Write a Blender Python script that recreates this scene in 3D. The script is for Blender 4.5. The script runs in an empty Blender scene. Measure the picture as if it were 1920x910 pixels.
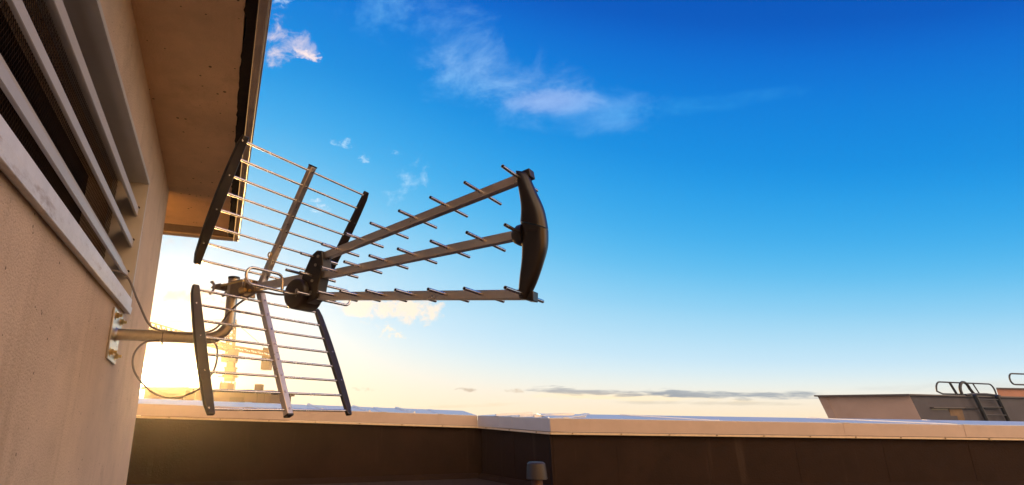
import bpy, bmesh, math, random
from mathutils import Vector, Matrix
R = math.radians
random.seed(7)
SC = bpy.context.scene
COL = SC.collection

# ------------------------------------------------------------------ camera
FPX, CX, CY = 1052.0, 800.0, 455.0
PITCH = math.atan(326 / FPX)
cd = bpy.data.cameras.new("camera")
cam = bpy.data.objects.new("camera", cd)
COL.objects.link(cam)
cam.location = (0, 0, 0.7)
cam.rotation_euler = (math.pi / 2 + PITCH, 0, 0)
cd.sensor_fit = 'HORIZONTAL'
cd.sensor_width = 36
cd.lens = FPX / 1920 * 36
cd.shift_x = (960 - CX) / 1920
cd.clip_start = 0.05
cd.clip_end = 5000
SC.camera = cam

# ------------------------------------------------------------------ colour management
vs = SC.view_settings
vs.view_transform = 'Standard'
vs.look = 'None'
vs.exposure = 0.8
vs.gamma = 1
vs.use_curve_mapping = False

# ------------------------------------------------------------------ sun
SUN_AZ, SUN_EL = R(-24.2), R(3.5)
SD = Vector((math.sin(SUN_AZ) * math.cos(SUN_EL), math.cos(SUN_AZ) * math.cos(SUN_EL), math.sin(SUN_EL)))
sl = bpy.data.lights.new("sun", 'SUN')
sl.energy = 5.0
sl.angle = R(0.5)
sl.color = (1.0, 0.54, 0.17)
sun = bpy.data.objects.new("sun", sl)
COL.objects.link(sun)
sun.rotation_euler = SD.to_track_quat('Z', 'Y').to_euler()
sun.location = SD * 60

# ------------------------------------------------------------------ sky
def srgb(r, g, b):
    def f(c):
        c /= 255
        return c / 12.92 if c <= 0.04045 else ((c + 0.055) / 1.055) ** 2.4
    return (f(r), f(g), f(b))

def build_world():
    w = bpy.data.worlds.new("World")
    SC.world = w
    w.use_nodes = True
    nt = w.node_tree
    N, L = nt.nodes, nt.links
    N.clear()
    out = N.new('ShaderNodeOutputWorld')
    bg = N.new('ShaderNodeBackground')
    L.new(bg.outputs[0], out.inputs[0])
    STR = 0.1
    bg.inputs['Strength'].default_value = STR

    def put(sock, v):
        if isinstance(v, bpy.types.NodeSocket): L.new(v, sock)
        else: sock.default_value = v
    def M(op, a, b=0.0, c=0.0, clamp=False):
        n = N.new('ShaderNodeMath'); n.operation = op; n.use_clamp = clamp
        put(n.inputs[0], a); put(n.inputs[1], b); put(n.inputs[2], c)
        return n.outputs[0]
    def VM(op, a, b=(0, 0, 0), out=0):
        n = N.new('ShaderNodeVectorMath'); n.operation = op
        put(n.inputs[0], a); put(n.inputs[1], b)
        return n.outputs[out]
    def mix(f, a, b, mode='MIX'):
        n = N.new('ShaderNodeMix'); n.data_type = 'RGBA'; n.blend_type = mode
        put(n.inputs[0], f)
        put(n.inputs[6], (*a, 1) if isinstance(a, tuple) else a)
        put(n.inputs[7], (*b, 1) if isinstance(b, tuple) else b)
        return n.outputs[2]
    def ss(v, a, b):
        n = N.new('ShaderNodeMapRange'); n.interpolation_type = 'SMOOTHSTEP'
        put(n.inputs[0], v); n.inputs[1].default_value = a; n.inputs[2].default_value = b
        n.inputs[3].default_value = 0; n.inputs[4].default_value = 1
        return n.outputs[0]

    tc = N.new('ShaderNodeTexCoord')
    d = VM('NORMALIZE', tc.outputs['Generated'])
    sep = N.new('ShaderNodeSeparateXYZ'); L.new(d, sep.inputs[0])
    el = M('MULTIPLY', M('ARCSINE', sep.outputs[2]), 180 / math.pi)
    dot = VM('DOT_PRODUCT', d, tuple(SD), 1)
    sa = M('MULTIPLY', M('ARCCOSINE', M('MINIMUM', dot, 0.999999)), 180 / math.pi)
    fac = M('MULTIPLY_ADD', M('SUBTRACT', M('MINIMUM', sa, 80.0), 40.0), 0.020, 1.0)
    e = M('MULTIPLY', M('MAXIMUM', el, 0.0), M('MAXIMUM', fac, 0.3))
    ramp = N.new('ShaderNodeValToRGB')
    L.new(M('DIVIDE', e, 80.0), ramp.inputs[0])
    stops = [(0, (248, 226, 192)), (1.7, (242, 231, 212)), (3.0, (230, 233, 226)), (4.4, (210, 229, 236)), (6, (190, 222, 240)),
             (8.5, (168, 213, 237)), (11.5, (136, 201, 235)), (15.5, (90, 183, 231)), (20, (56, 166, 227)), (25, (32, 151, 222)), (29.5, (10, 137, 216)),
             (37, (6, 122, 210)), (43, (2, 106, 203)), (48, (0, 86, 187)), (62, (0, 68, 160)), (80, (0, 55, 140))]
    cr = ramp.color_ramp
    cr.interpolation = 'B_SPLINE'
    cr.elements[0].position = 0; cr.elements[0].color = (*srgb(*stops[0][1]), 1)
    cr.elements[1].position = 1; cr.elements[1].color = (*srgb(*stops[-1][1]), 1)
    for p, c in stops[1:-1]:
        x = cr.elements.new(p / 80); x.color = (*srgb(*c), 1)
    sky = N.new('ShaderNodeTexSky'); sky.sky_type = 'NISHITA'; sky.sun_disc = False
    sky.sun_elevation = SUN_EL; sky.sun_rotation = SUN_AZ
    sky.air_density = 1.0; sky.dust_density = 1.0; sky.ozone_density = 2.0
    grad = VM('SCALE', ramp.outputs[0]); 
    grad.node.inputs[3].default_value = SKY_GAIN / STR
    base = mix(0.04, grad, sky.outputs[0])

    # clouds, each placed by bearing and elevation on the sky
    def noise(scale, stretch, detail=6, rough=0.6, off=0.0):
        mp = N.new('ShaderNodeMapping'); L.new(d, mp.inputs[0])
        mp.inputs['Scale'].default_value = stretch
        mp.inputs['Location'].default_value = (off, off * .7, off * .3)
        n = N.new('ShaderNodeTexNoise'); n.inputs['Scale'].default_value = scale
        n.inputs['Detail'].default_value = detail; n.inputs['Roughness'].default_value = rough
        n.inputs['Distortion'].default_value = 0.4
        L.new(mp.outputs[0], n.inputs[0])
        return n.outputs[0]
    n_fine = noise(26, (1, 1, 1.3), 7, .62, 3.1)
    n_tiny = noise(60, (1, 1, 1.8), 6, .62, 2.1)
    n_wisp = noise(9, (1, 1, 1.8), 9, .66, 1.7)
    n_band = noise(14, (1, 1, 7.0), 6, .6, 5.2)
    cur = base
    def cloud(az, elv, wa, wb, ang, col, strength, nz, k, lo, hi):
        nonlocal cur
        az, elv = R(az), R(elv)
        c = Vector((math.sin(az) * math.cos(elv), math.cos(az) * math.cos(elv), math.sin(elv)))
        u = Vector((math.cos(az), -math.sin(az), 0)); v = c.cross(u) * -1
        if v.z < 0: v = -v
        a = R(ang); u2 = u * math.cos(a) + v * math.sin(a); v2 = v * math.cos(a) - u * math.sin(a)
        pu = VM('DOT_PRODUCT', d, tuple(u2 / math.sin(R(wa))), 1)
        pv = VM('DOT_PRODUCT', d, tuple(v2 / math.sin(R(wb))), 1)
        offu, offv = c.dot(u2) / math.sin(R(wa)), c.dot(v2) / math.sin(R(wb))
        pu = M('SUBTRACT', pu, offu); pv = M('SUBTRACT', pv, offv)
        r2 = M('ADD', M('MULTIPLY', pu, pu), M('MULTIPLY', pv, pv))
        val = M('ADD', M('SUBTRACT', 1.0, r2), M('MULTIPLY', M('SUBTRACT', nz, 0.5), k))
        front = M('GREATER_THAN', VM('DOT_PRODUCT', d, tuple(c), 1), 0.5)
        f = M('MULTIPLY', M('MULTIPLY', ss(val, lo, hi), strength), front)
        colv = tuple(x * SKY_GAIN / STR for x in srgb(*col))
        cur = mix(f, cur, colv)
    for args in CLOUDS(n_fine, n_wisp, n_band, n_tiny): cloud(*args)
    # unseen warm glow added to the sky behind the camera as fill
    back_fill = M('MULTIPLY', ss(sa, 84.0, 118.0), M('MULTIPLY', ss(el, -2.0, 6.0), M('SUBTRACT', 1.0, ss(el, 40.0, 66.0))))
    back_fill = M('MULTIPLY', back_fill, M('MULTIPLY_ADD', noise(3.0, (1, 1, 2.5), 5, .6, 9.0), .7, .5, True))
    cur = mix(back_fill, cur, tuple(x / STR for x in BACK_FILL))
    # the sun and the bright air round it
    disc = M('MULTIPLY', M('SUBTRACT', 1.0, ss(sa, 1.5, 2.9)), 14.0)
    a1 = M('MULTIPLY', M('EXPONENT', M('DIVIDE', sa, -1.6)), 2.0)
    a2 = M('MULTIPLY', M('EXPONENT', M('DIVIDE', sa, -6.0)), 0.15)
    def tint(s, c):
        n = N.new('ShaderNodeVectorMath'); n.operation = 'SCALE'
        n.inputs[0].default_value = tuple(x / STR for x in c); L.new(s, n.inputs[3]); return n.outputs[0]
    tot = VM('ADD', VM('ADD', tint(disc, (1, .9, .6)), tint(a1, (1, .78, .30))), VM('ADD', tint(a2, (1, .72, .35)), cur))
    # below the horizon: dull ground light
    low = M('LESS_THAN', el, -0.6)
    tot = mix(low, tot, tuple(x / STR for x in (.16, .12, .09)))
    L.new(tot, bg.inputs[0])

SKY_GAIN = 0.655
BACK_FILL = (1.9, 1.30, .82)  # warm fill colour for the added sky area out of view
def CLOUDS(nf, nw, nb, nt):
    return [
        # az, el, half-width, half-height, tilt, colour, strength, noise, k, lo, hi
        (-16.4, 35.6, 3.1, 2.6, -8, (244, 224, 224), .8, nf, 5.0, .2, 1.9),
        (-13.8, 34.9, 1.8, 1.0, -10, (250, 228, 224), .85, nt, 5.0, .5, 1.6),
        (-17.6, 39.3, 1.5, 1.0, 0, (190, 215, 240), .6, nt, 5.0, .4, 1.8),
        (3.5, 36.8, 7.5, 3.8, -25, (130, 184, 234), .56, nw, 5.0, .0, 2.4),
        (9.5, 33.4, 9.5, 3.4, -20, (140, 184, 234), .56, nw, 5.0, .0, 2.4),
        (14.2, 30.4, 5.0, 1.5, -6, (176, 188, 230), .8, nw, 2.4, -.2, 1.5),
        (16.0, 29.4, 9.0, 2.6, -8, (110, 174, 234), .65, nw, 3.6, -.2, 1.6),
        (27.0, 28.0, 11.0, 1.0, -6, (60, 160, 226), .5, nw, 4.0, .1, 2.2),
        (4.0, 31.8, 5.0, 2.6, -10, (110, 178, 234), .5, nw, 6.0, .2, 2.4),
        (-5.5, 39.0, 7.0, 2.6, -20, (100, 172, 230), .6, nw, 6.0, .2, 2.4),
        (-9.2, 27.0, 1.9, .6, 0, (195, 224, 245), .6, nt, 6.0, .6, 2.0),
        (-7.0, 25.6, .8, .7, 0, (205, 228, 245), .6, nt, 6.0, .6, 2.0),
        (-3.6, 26.2, 1.0, .5, 0, (190, 222, 245), .5, nt, 6.0, .6, 2.0),
        (-2.3, 23.2, 4.6, 1.6, 42, (180, 216, 243), .6, nf, 7.0, .5, 2.4),
        (-11.5, 20.6, 1.2, 1.3, 0, (214, 230, 244), .8, nt, 6.0, .6, 2.0),
        # warm low cumulus behind the boom
        (-2.0, 10.3, 4.6, 1.7, -4, (252, 232, 210), .95, nf, 4.6, .15, 1.1),
        (-7.2, 10.2, 3.8, 1.4, -14, (252, 234, 214), .9, nf, 4.6, .2, 1.2),
        (-3.6, 8.0, 2.0, .8, 0, (255, 236, 206), .8, nt, 5.0, .5, 1.5),
        (-23.5, 15.5, 2.8, 1.5, 0, (200, 200, 208), .6, nf, 5.0, .3, 1.8),
        (-24.0, 10.6, 3.2, .9, 0, (236, 200, 176), .7, nf, 5.0, .3, 1.6),
        (-20.5, 11.2, 2.0, 1.2, 0, (226, 190, 170), .7, nf, 5.0, .3, 1.6),
        # low bands
        (19.0, 1.75, 12.0, .55, -2.0, (255, 232, 190), .8, nb, 3.4, .15, 1.2),
        (16.5, 2.2, 10.0, .42, -3.0, (158, 160, 164), .8, nb, 4.2, .25, 1.1),
        (26.0, 1.9, 9.0, .55, -2.0, (150, 158, 166), .85, nb, 4.0, .25, 1.1),
        (24.0, 1.15, 10.0, .25, -1.0, (200, 190, 172), .5, nb, 3.4, .15, 1.2),
        (4.0, 2.5, 1.6, .25, -5, (196, 178, 158), .8, nt, 4.0, .3, 1.3),
        (8.6, 2.4, 1.2, .28, -5, (206, 184, 160), .7, nt, 4.0, .3, 1.3),
        (-6.5, 2.6, 1.6, .28, -5, (214, 190, 160), .7, nt, 4.0, .3, 1.3),
        (4.0, 1.0, 7.0, .25, 2, (236, 214, 180), .6, nb, 3.4, .25, 1.3),
        (45.0, 2.0, 9.0, .6, 0, (210, 214, 210), .5, nb, 3.4, .25, 1.3),
    ]
build_world()

# ------------------------------------------------------------------ materials
def mat(name, base, rough=.6, metal=0.0, var=.12, vscale=6.0, bump=0.0, bscale=80.0, spec=.5, speck=0.0, stretch=(1, 1, 1), coords='Object', stain=None, rvar=0.0, streak=None):
    m = bpy.data.materials.new(name); m.use_nodes = True
    nt = m.node_tree; N, L = nt.nodes, nt.links
    b = N['Principled BSDF']
    b.inputs['Roughness'].default_value = rough
    b.inputs['Metallic'].default_value = metal
    b.inputs['Specular IOR Level'].default_value = spec
    tc = N.new('ShaderNodeTexCoord')
    mp = N.new('ShaderNodeMapping'); mp.inputs['Scale'].default_value = stretch
    L.new(tc.outputs[coords], mp.inputs[0])
    n = N.new('ShaderNodeTexNoise'); n.inputs['Scale'].default_value = vscale; n.inputs['Detail'].default_value = 8; n.inputs['Roughness'].default_value = .65
    L.new(mp.outputs[0], n.inputs[0])
    cr = N.new('ShaderNodeValToRGB')
    cr.color_ramp.elements[0].position = .3; cr.color_ramp.elements[1].position = .72
    lo = tuple(c * (1 - var) for c in base); hi = tuple(min(1, c * (1 + var)) for c in base)
    cr.color_ramp.elements[0].color = (*lo, 1); cr.color_ramp.elements[1].color = (*hi, 1)
    L.new(n.outputs[0], cr.inputs[0])
    colr = cr.outputs[0]
    def mixc(f, a, c):
        x = N.new('ShaderNodeMix'); x.data_type = 'RGBA'
        L.new(f, x.inputs[0]); L.new(a, x.inputs[6]); x.inputs[7].default_value = (*c, 1)
        return x.outputs[2]
    if speck:
        v = N.new('ShaderNodeTexVoronoi'); v.inputs['Scale'].default_value = speck
        L.new(mp.outputs[0], v.inputs[0])
        n3 = N.new('ShaderNodeTexNoise'); n3.inputs['Scale'].default_value = speck * .35; L.new(mp.outputs[0], n3.inputs[0])
        s = N.new('ShaderNodeMath'); s.operation = 'MULTIPLY_ADD'; L.new(n3.outputs[0], s.inputs[0]); s.inputs[1].default_value = -.62; s.inputs[2].default_value = .36
        lt = N.new('ShaderNodeMath'); lt.operation = 'LESS_THAN'; L.new(v.outputs[0], lt.inputs[0]); L.new(s.outputs[0], lt.inputs[1])
        colr = mixc(lt.outputs[0], colr, tuple(c * .25 for c in base))
    if stain:
        n2 = N.new('ShaderNodeTexNoise'); n2.inputs['Scale'].default_value = stain[1]; n2.inputs['Detail'].default_value = 9; n2.inputs['Roughness'].default_value = .72
        mp2 = N.new('ShaderNodeMapping'); mp2.inputs['Scale'].default_value = stain[3] if len(stain) > 3 else (1, 1, 1); L.new(tc.outputs[coords], mp2.inputs[0])
        L.new(mp2.outputs[0], n2.inputs[0])
        rr = N.new('ShaderNodeMapRange'); L.new(n2.outputs[0], rr.inputs[0])
        rr.inputs[1].default_value = stain[2]; rr.inputs[2].default_value = stain[2] + .14; rr.inputs[4].default_value = .8
        colr = mixc(rr.outputs[0], colr, stain[0])
    if streak:
        n4 = N.new('ShaderNodeTexNoise'); n4.inputs['Scale'].default_value = 1.0; n4.inputs['Detail'].default_value = 7; n4.inputs['Roughness'].default_value = .6
        mp4 = N.new('ShaderNodeMapping'); mp4.inputs['Scale'].default_value = streak[1]; L.new(tc.outputs[coords], mp4.inputs[0])
        L.new(mp4.outputs[0], n4.inputs[0])
        r4 = N.new('ShaderNodeMapRange'); L.new(n4.outputs[0], r4.inputs[0])
        r4.inputs[1].default_value = streak[2]; r4.inputs[2].default_value = streak[2] + .2; r4.inputs[4].default_value = streak[3]
        colr = mixc(r4.outputs[0], colr, streak[0])
    L.new(colr, b.inputs['Base Color'])
    if rvar:
        ra = N.new('ShaderNodeMapRange'); L.new(n.outputs[0], ra.inputs[0]); ra.inputs[1].default_value = .3; ra.inputs[2].default_value = .7
        ra.inputs[3].default_value = max(.02, rough - rvar); ra.inputs[4].default_value = min(1, rough + rvar)
        L.new(ra.outputs[0], b.inputs['Roughness'])
    if bump:
        nb = N.new('ShaderNodeTexNoise'); nb.inputs['Scale'].default_value = bscale; nb.inputs['Detail'].default_value = 5
        L.new(mp.outputs[0], nb.inputs[0])
        bp = N.new('ShaderNodeBump'); bp.inputs['Strength'].default_value = bump; bp.inputs['Distance'].default_value = .004
        L.new(nb.outputs[0], bp.inputs['Height']); L.new(bp.outputs[0], b.inputs['Normal'])
    return m

PLASTER = mat('plaster', (.64, .50, .36), .92, var=.11, vscale=4.0, bump=1.0, bscale=170, spec=.2, speck=46, stain=((.47, .36, .25), 2.6, .56), streak=((.40, .29, .19), (5, 9, .9), .56, .55))
SOFFIT = mat('soffit_plaster', (.72, .50, .30), .92, var=.13, vscale=5.0, bump=1.0, bscale=140, spec=.2, speck=26, stain=((.52, .35, .20), 3.1, .57), streak=((.54, .36, .21), (14, 2.2, 1), .58, .45))
DARKSTRIP = mat('dark_drip_strip', (.020, .012, .008), .85, spec=.15, var=.3, vscale=20, bump=.4, bscale=90)
LIP = mat('painted_lip', (.42, .34, .27), .7, var=.15, vscale=14, bump=.3, bscale=120, stain=((.2, .15, .1), 9, .6))
FLASH = mat('flashing_metal', (.62, .66, .70), .38, 1.0, var=.08, vscale=5, rvar=.08)
ALU_W = mat('painted_aluminium', (.52, .50, .46), .42, 0.0, var=.06, vscale=8, spec=.5, stain=((.36, .32, .27), 14, .66))
SILLM = mat('weathered_white_paint', (.74, .75, .76), .45, 0.0, var=.1, vscale=18, bump=.5, bscale=60, stain=((.30, .20, .13), 10, .56, (.6, .35, 1.4)))
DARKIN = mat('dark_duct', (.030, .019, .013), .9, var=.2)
WIRE = mat('wire', (.045, .026, .016), .7, .0, spec=.2)
ALU = mat('aluminium', (.74, .71, .67), .24, 1.0, var=.07, vscale=30, rvar=.07, bump=.05, bscale=300, stain=((.40, .36, .31), 22, .66))
ALU_BOOM = mat('boom_aluminium', (.66, .63, .59), .33, 1.0, var=.10, vscale=22, rvar=.08, bump=.08, bscale=240, stain=((.36, .31, .26), 16, .64))
PLASTIC = mat('black_plastic', (.014, .010, .008), .42, 0.0, var=.2, vscale=30, bump=.10, bscale=500)
BRPLASTIC = mat('brown_black_plastic', (.011, .008, .007), .30, 0.0, var=.2, vscale=24, bump=.08, bscale=400)
ROD_END = mat('rod_bore', (.012, .01, .01), .8)
STEEL = mat('galvanised_steel', (.50, .46, .40), .34, 1.0, var=.12, vscale=40, rvar=.08)
STEEL_D = mat('dull_clamp_steel', (.26, .20, .14), .42, .9, var=.2, vscale=60)
BRASS = mat('yellow_zinc', (.70, .52, .22), .3, 1.0, var=.12, vscale=60)
RUBBER = mat('cable_sheath', (.16, .14, .13), .5, 0.0, var=.1)
COPING = mat('coping_sheet', (.68, .73, .77), .42, .45, var=.07, vscale=3, rvar=.07, bump=.05, bscale=14)
FASCIA = mat('warm_tint_fascia_sheet', (.47, .375, .315), .5, 0.0, var=.08, vscale=5, rvar=.08, stain=((.42, .33, .27), 4, .60, (1, 1, 3)), streak=((.38, .29, .22), (9, 9, 1.2), .60, .5))  # warm light on the long runs is put into this base colour
FASCIA_COOL = mat('sky_tint_fascia_sheet', (.46, .46, .48), .45, 0.0, var=.06, vscale=5, stain=((.36, .36, .38), 4, .63))  # cool sky light on the jog is put into this base colour
FLANGE = mat('cream_flange', (.52, .40, .24), .5, 0.0, var=.12, vscale=20)
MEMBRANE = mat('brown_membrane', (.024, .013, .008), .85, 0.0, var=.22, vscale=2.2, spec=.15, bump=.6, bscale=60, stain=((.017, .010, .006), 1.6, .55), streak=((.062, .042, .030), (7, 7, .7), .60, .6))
ROOFING = mat('roofing_felt', (.050, .038, .034), .9, 0.0, spec=.15, var=.2, vscale=5, bump=.9, bscale=120, stain=((.09, .075, .07), 1.2, .58))
GROUND = mat('ground', (.12, .11, .09), .95, var=.3, vscale=.05, coords='Object')
PIPE = mat('vent_plastic', (.030, .023, .021), .5, 0.0, var=.12, vscale=12)
PIPE2 = mat('vent_pipe_brown', (.08, .034, .018), .5, 0.0, var=.15, vscale=12)
BL_TAN = mat('tan_render', (.38, .285, .25), .85, var=.08, vscale=1.2, bump=.2, bscale=20, spec=.2, stain=((.33, .23, .19), .9, .56), streak=((.28, .19, .15), (1.2, 1.2, .25), .58, .6))
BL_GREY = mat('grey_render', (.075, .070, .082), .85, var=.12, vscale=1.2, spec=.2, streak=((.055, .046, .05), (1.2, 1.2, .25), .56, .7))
BL_DARK = mat('dark_roof_edge', (.07, .06, .06), .6)
WINFILL = mat('window_board', (.19, .175, .13), .6, var=.25, vscale=1.0)
IRON = mat('dark_iron', (.035, .035, .038), .5, .4)
FARW = mat('far_concrete', (.10, .06, .04), .9, var=.15, vscale=.4)
FARW2 = mat('far_panels', (.12, .075, .05), .9, var=.15, vscale=.3)
FARD = mat('far_dark', (.05, .03, .02), .9)
CRANE = mat('crane_yellow', (.22, .12, .03), .6, var=.15, vscale=1)
CRANED = mat('crane_dark', (.10, .07, .05), .7)
CREAM = mat('added_cream_wall', (.90, .66, .33), .9, var=.05, vscale=1)

# ------------------------------------------------------------------ mesh helper
class MB:
    def __init__(s): s.v = []; s.f = []; s.m = []
    def add(s, vs, fs, mi=0):
        o = len(s.v); s.v += [Vector(p) for p in vs]
        for f in fs: s.f.append([i + o for i in f]); s.m.append(mi)
        return s
    def hexa(s, p, mi=0):          # 4 bottom (ccw from above) + 4 top
        return s.add(p, [(3, 2, 1, 0), (4, 5, 6, 7), (0, 1, 5, 4), (1, 2, 6, 5), (2, 3, 7, 6), (3, 0, 4, 7)], mi)
    def box(s, lo, hi, mi=0):
        (a, b, c), (d, e, f) = lo, hi
        return s.hexa([(a, b, c), (d, b, c), (d, e, c), (a, e, c), (a, b, f), (d, b, f), (d, e, f), (a, e, f)], mi)
    def obox(s, c, ax, ay, az, mi=0):   # centre and half-axis vectors
        c, ax, ay, az = map(Vector, (c, ax, ay, az))
        return s.hexa([c - ax - ay - az, c + ax - ay - az, c + ax + ay - az, c - ax + ay - az,
                       c - ax - ay + az, c + ax - ay + az, c + ax + ay + az, c - ax + ay + az], mi)
    def beam(s, p0, p1, w, h, up=(0, 0, 1), mi=0):
        p0, p1 = Vector(p0), Vector(p1); x = (p1 - p0) / 2; d = x.normalized()
        side = d.cross(Vector(up)).normalized(); u = side.cross(d).normalized()
        return s.obox((p0 + p1) / 2, x, side * -w / 2, u * h / 2, mi)
    def prism(s, poly, ext, mi=0):  # poly 3-D points, extrusion vector
        n = len(poly); ext = Vector(ext); a = [Vector(p) for p in poly]; b = [p + ext for p in a]
        fs = [tuple(range(n))[::-1], tuple(range(n, 2 * n))] + [(i, (i + 1) % n, n + (i + 1) % n, n + i) for i in range(n)]
        return s.add(a + b, fs, mi)
    def tube(s, path, r, n=10, mi=0, closed=False, endmi=None, radii=None):
        P = [Vector(p) for p in path]; k = len(P); rings = []
        ref = None
        for i, p in enumerate(P):
            t = (P[(i + 1) % k] - P[i - 1]) if closed else (P[min(i + 1, k - 1)] - P[max(i - 1, 0)])
            t.normalize()
            if ref is None: ref = t.orthogonal().normalized()
            ref = (ref - t * ref.dot(t)).normalized(); bn = t.cross(ref)
            rr = radii[i] if radii else r
            rings.append([p + (ref * math.cos(2 * math.pi * j / n) + bn * math.sin(2 * math.pi * j / n)) * rr for j in range(n)])
        o = len(s.v)
        for rg in rings: s.v += rg
        for i in range(k if closed else k - 1):
            a, b = o + i * n, o + ((i + 1) % k) * n
            for j in range(n): s.f.append([a + j, a + (j + 1) % n, b + (j + 1) % n, b + j]); s.m.append(mi)
        if not closed:
            for idx, sgn in ((0, -1), (k - 1, 1)):
                base = o + idx * n
                if endmi is None:
                    f = [base + j for j in range(n)]; s.f.append(f[::-1] if sgn < 0 else f); s.m.append(mi)
                else:                      # hollow end: lip ring and dark bore set back
                    c = P[idx]; tdir = (P[idx] - P[1 if idx == 0 else k - 2]).normalized()
                    o2 = len(s.v)
                    s.v += [c + (s.v[base + j] - c) * .72 for j in range(n)]
                    s.v += [c + (s.v[base + j] - c) * .72 - tdir * r * .9 for j in range(n)]
                    for j in range(n):
                        q = [base + j, base + (j + 1) % n, o2 + (j + 1) % n, o2 + j]; s.f.append(q); s.m.append(mi)
                        q = [o2 + j, o2 + (j + 1) % n, o2 + n + (j + 1) % n, o2 + n + j]; s.f.append(q); s.m.append(endmi)
                    s.f.append([o2 + n + j for j in range(n)]); s.m.append(endmi)
        return s
    def lathe(s, prof, n=24, c=(0, 0, 0), mi=0):     # (r, z) profile round +Z at c
        o = len(s.v); c = Vector(c)
        for r, z in prof: s.v += [c + Vector((r * math.cos(2 * math.pi * j / n), r * math.sin(2 * math.pi * j / n), z)) for j in range(n)]
        for i in range(len(prof) - 1):
            for j in range(n):
                a = o + i * n; b = a + n
                s.f.append([a + j, a + (j + 1) % n, b + (j + 1) % n, b + j]); s.m.append(mi)
        s.f.append([o + j for j in range(n)][::-1]); s.m.append(mi)
        e = o + (len(prof) - 1) * n; s.f.append([e + j for j in range(n)]); s.m.append(mi)
        return s
    def build(s, name, mats, parent=None, bevel=0.0, seg=2, smooth=True, loc=None, rotz=0.0, sub=0):
        me = bpy.data.meshes.new(name)
        me.from_pydata([tuple(p) for p in s.v], [], s.f)
        for m in (mats if isinstance(mats, (list, tuple)) else [mats]): me.materials.append(m)
        for p, mi in zip(me.polygons, s.m): p.material_index = mi
        bm = bmesh.new(); bm.from_mesh(me); bmesh.ops.recalc_face_normals(bm, faces=bm.faces); bm.to_mesh(me); bm.free()
        if smooth:
            for p in me.polygons: p.use_smooth = True
            me.set_sharp_from_angle(angle=R(35))
        o = bpy.data.objects.new(name, me); COL.objects.link(o)
        if parent: o.parent = parent
        if loc: o.location = loc
        o.rotation_euler.z = rotz
        if bevel:
            b = o.modifiers.new('bevel', 'BEVEL'); b.width = bevel; b.segments = seg; b.limit_method = 'ANGLE'; b.angle_limit = R(35)
        if sub:
            b = o.modifiers.new('sub', 'SUBSURF'); b.levels = sub; b.render_levels = sub
        return o

def thing(name, label, cat, loc=(0, 0, 0), rotz=0.0, group=None):
    o = bpy.data.objects.new(name, None); COL.objects.link(o)
    o.location = loc; o.rotation_euler = (0, 0, rotz); o.empty_display_size = .1
    o['label'] = label; o['category'] = cat
    if group: o['group'] = group
    return o
def tag(o, label, cat, group=None):
    o['label'] = label; o['category'] = cat
    if group: o['group'] = group
    return o
def struct(o, label=None, cat=None, kind='structure'):
    o['kind'] = kind
    if label: o['label'] = label
    if cat: o['category'] = cat
    return o
def arc(c, a0, a1, r, u, v, n=8):
    c, u, v = Vector(c), Vector(u), Vector(v)
    return [c + u * (r * math.cos(R(a0 + (a1 - a0) * i / n))) + v * (r * math.sin(R(a0 + (a1 - a0) * i / n))) for i in range(n + 1)]

# ------------------------------------------------------------------ ground and roof floor
FZ = 0.06
g = MB().add([(-2500, -2500, -15), (2500, -2500, -15), (2500, 2500, -15), (-2500, 2500, -15)], [(0, 1, 2, 3)]).build('ground', GROUND, smooth=False)
struct(g, 'dull open ground far below the rooftops', 'ground')

# parapet lines (front edge of the fascia): left run, jog, right run
PL0, PL1, PJ, PR = Vector((-2.735, 5.5, 0)), Vector((.57, 6.6, 0)), Vector((1.13, 5.4, 0)), Vector((7.2, 5.92, 0))
dL = (PL1 - PL0).normalized()
PA = PL0 - dL * 2.2
mb = MB()
fl = [(-6, -9), (9, -9), (9, 6.05), (PJ.x + .05, 5.43), (PL1.x + .05, 6.63), (PA.x, PA.y + .03)]
mb.prism([(x, y, FZ - .5) for x, y in fl], (0, 0, .5))
struct(mb.build('roof_floor', ROOFING, smooth=False), 'dark felt covered flat roof floor', 'roof')

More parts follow.
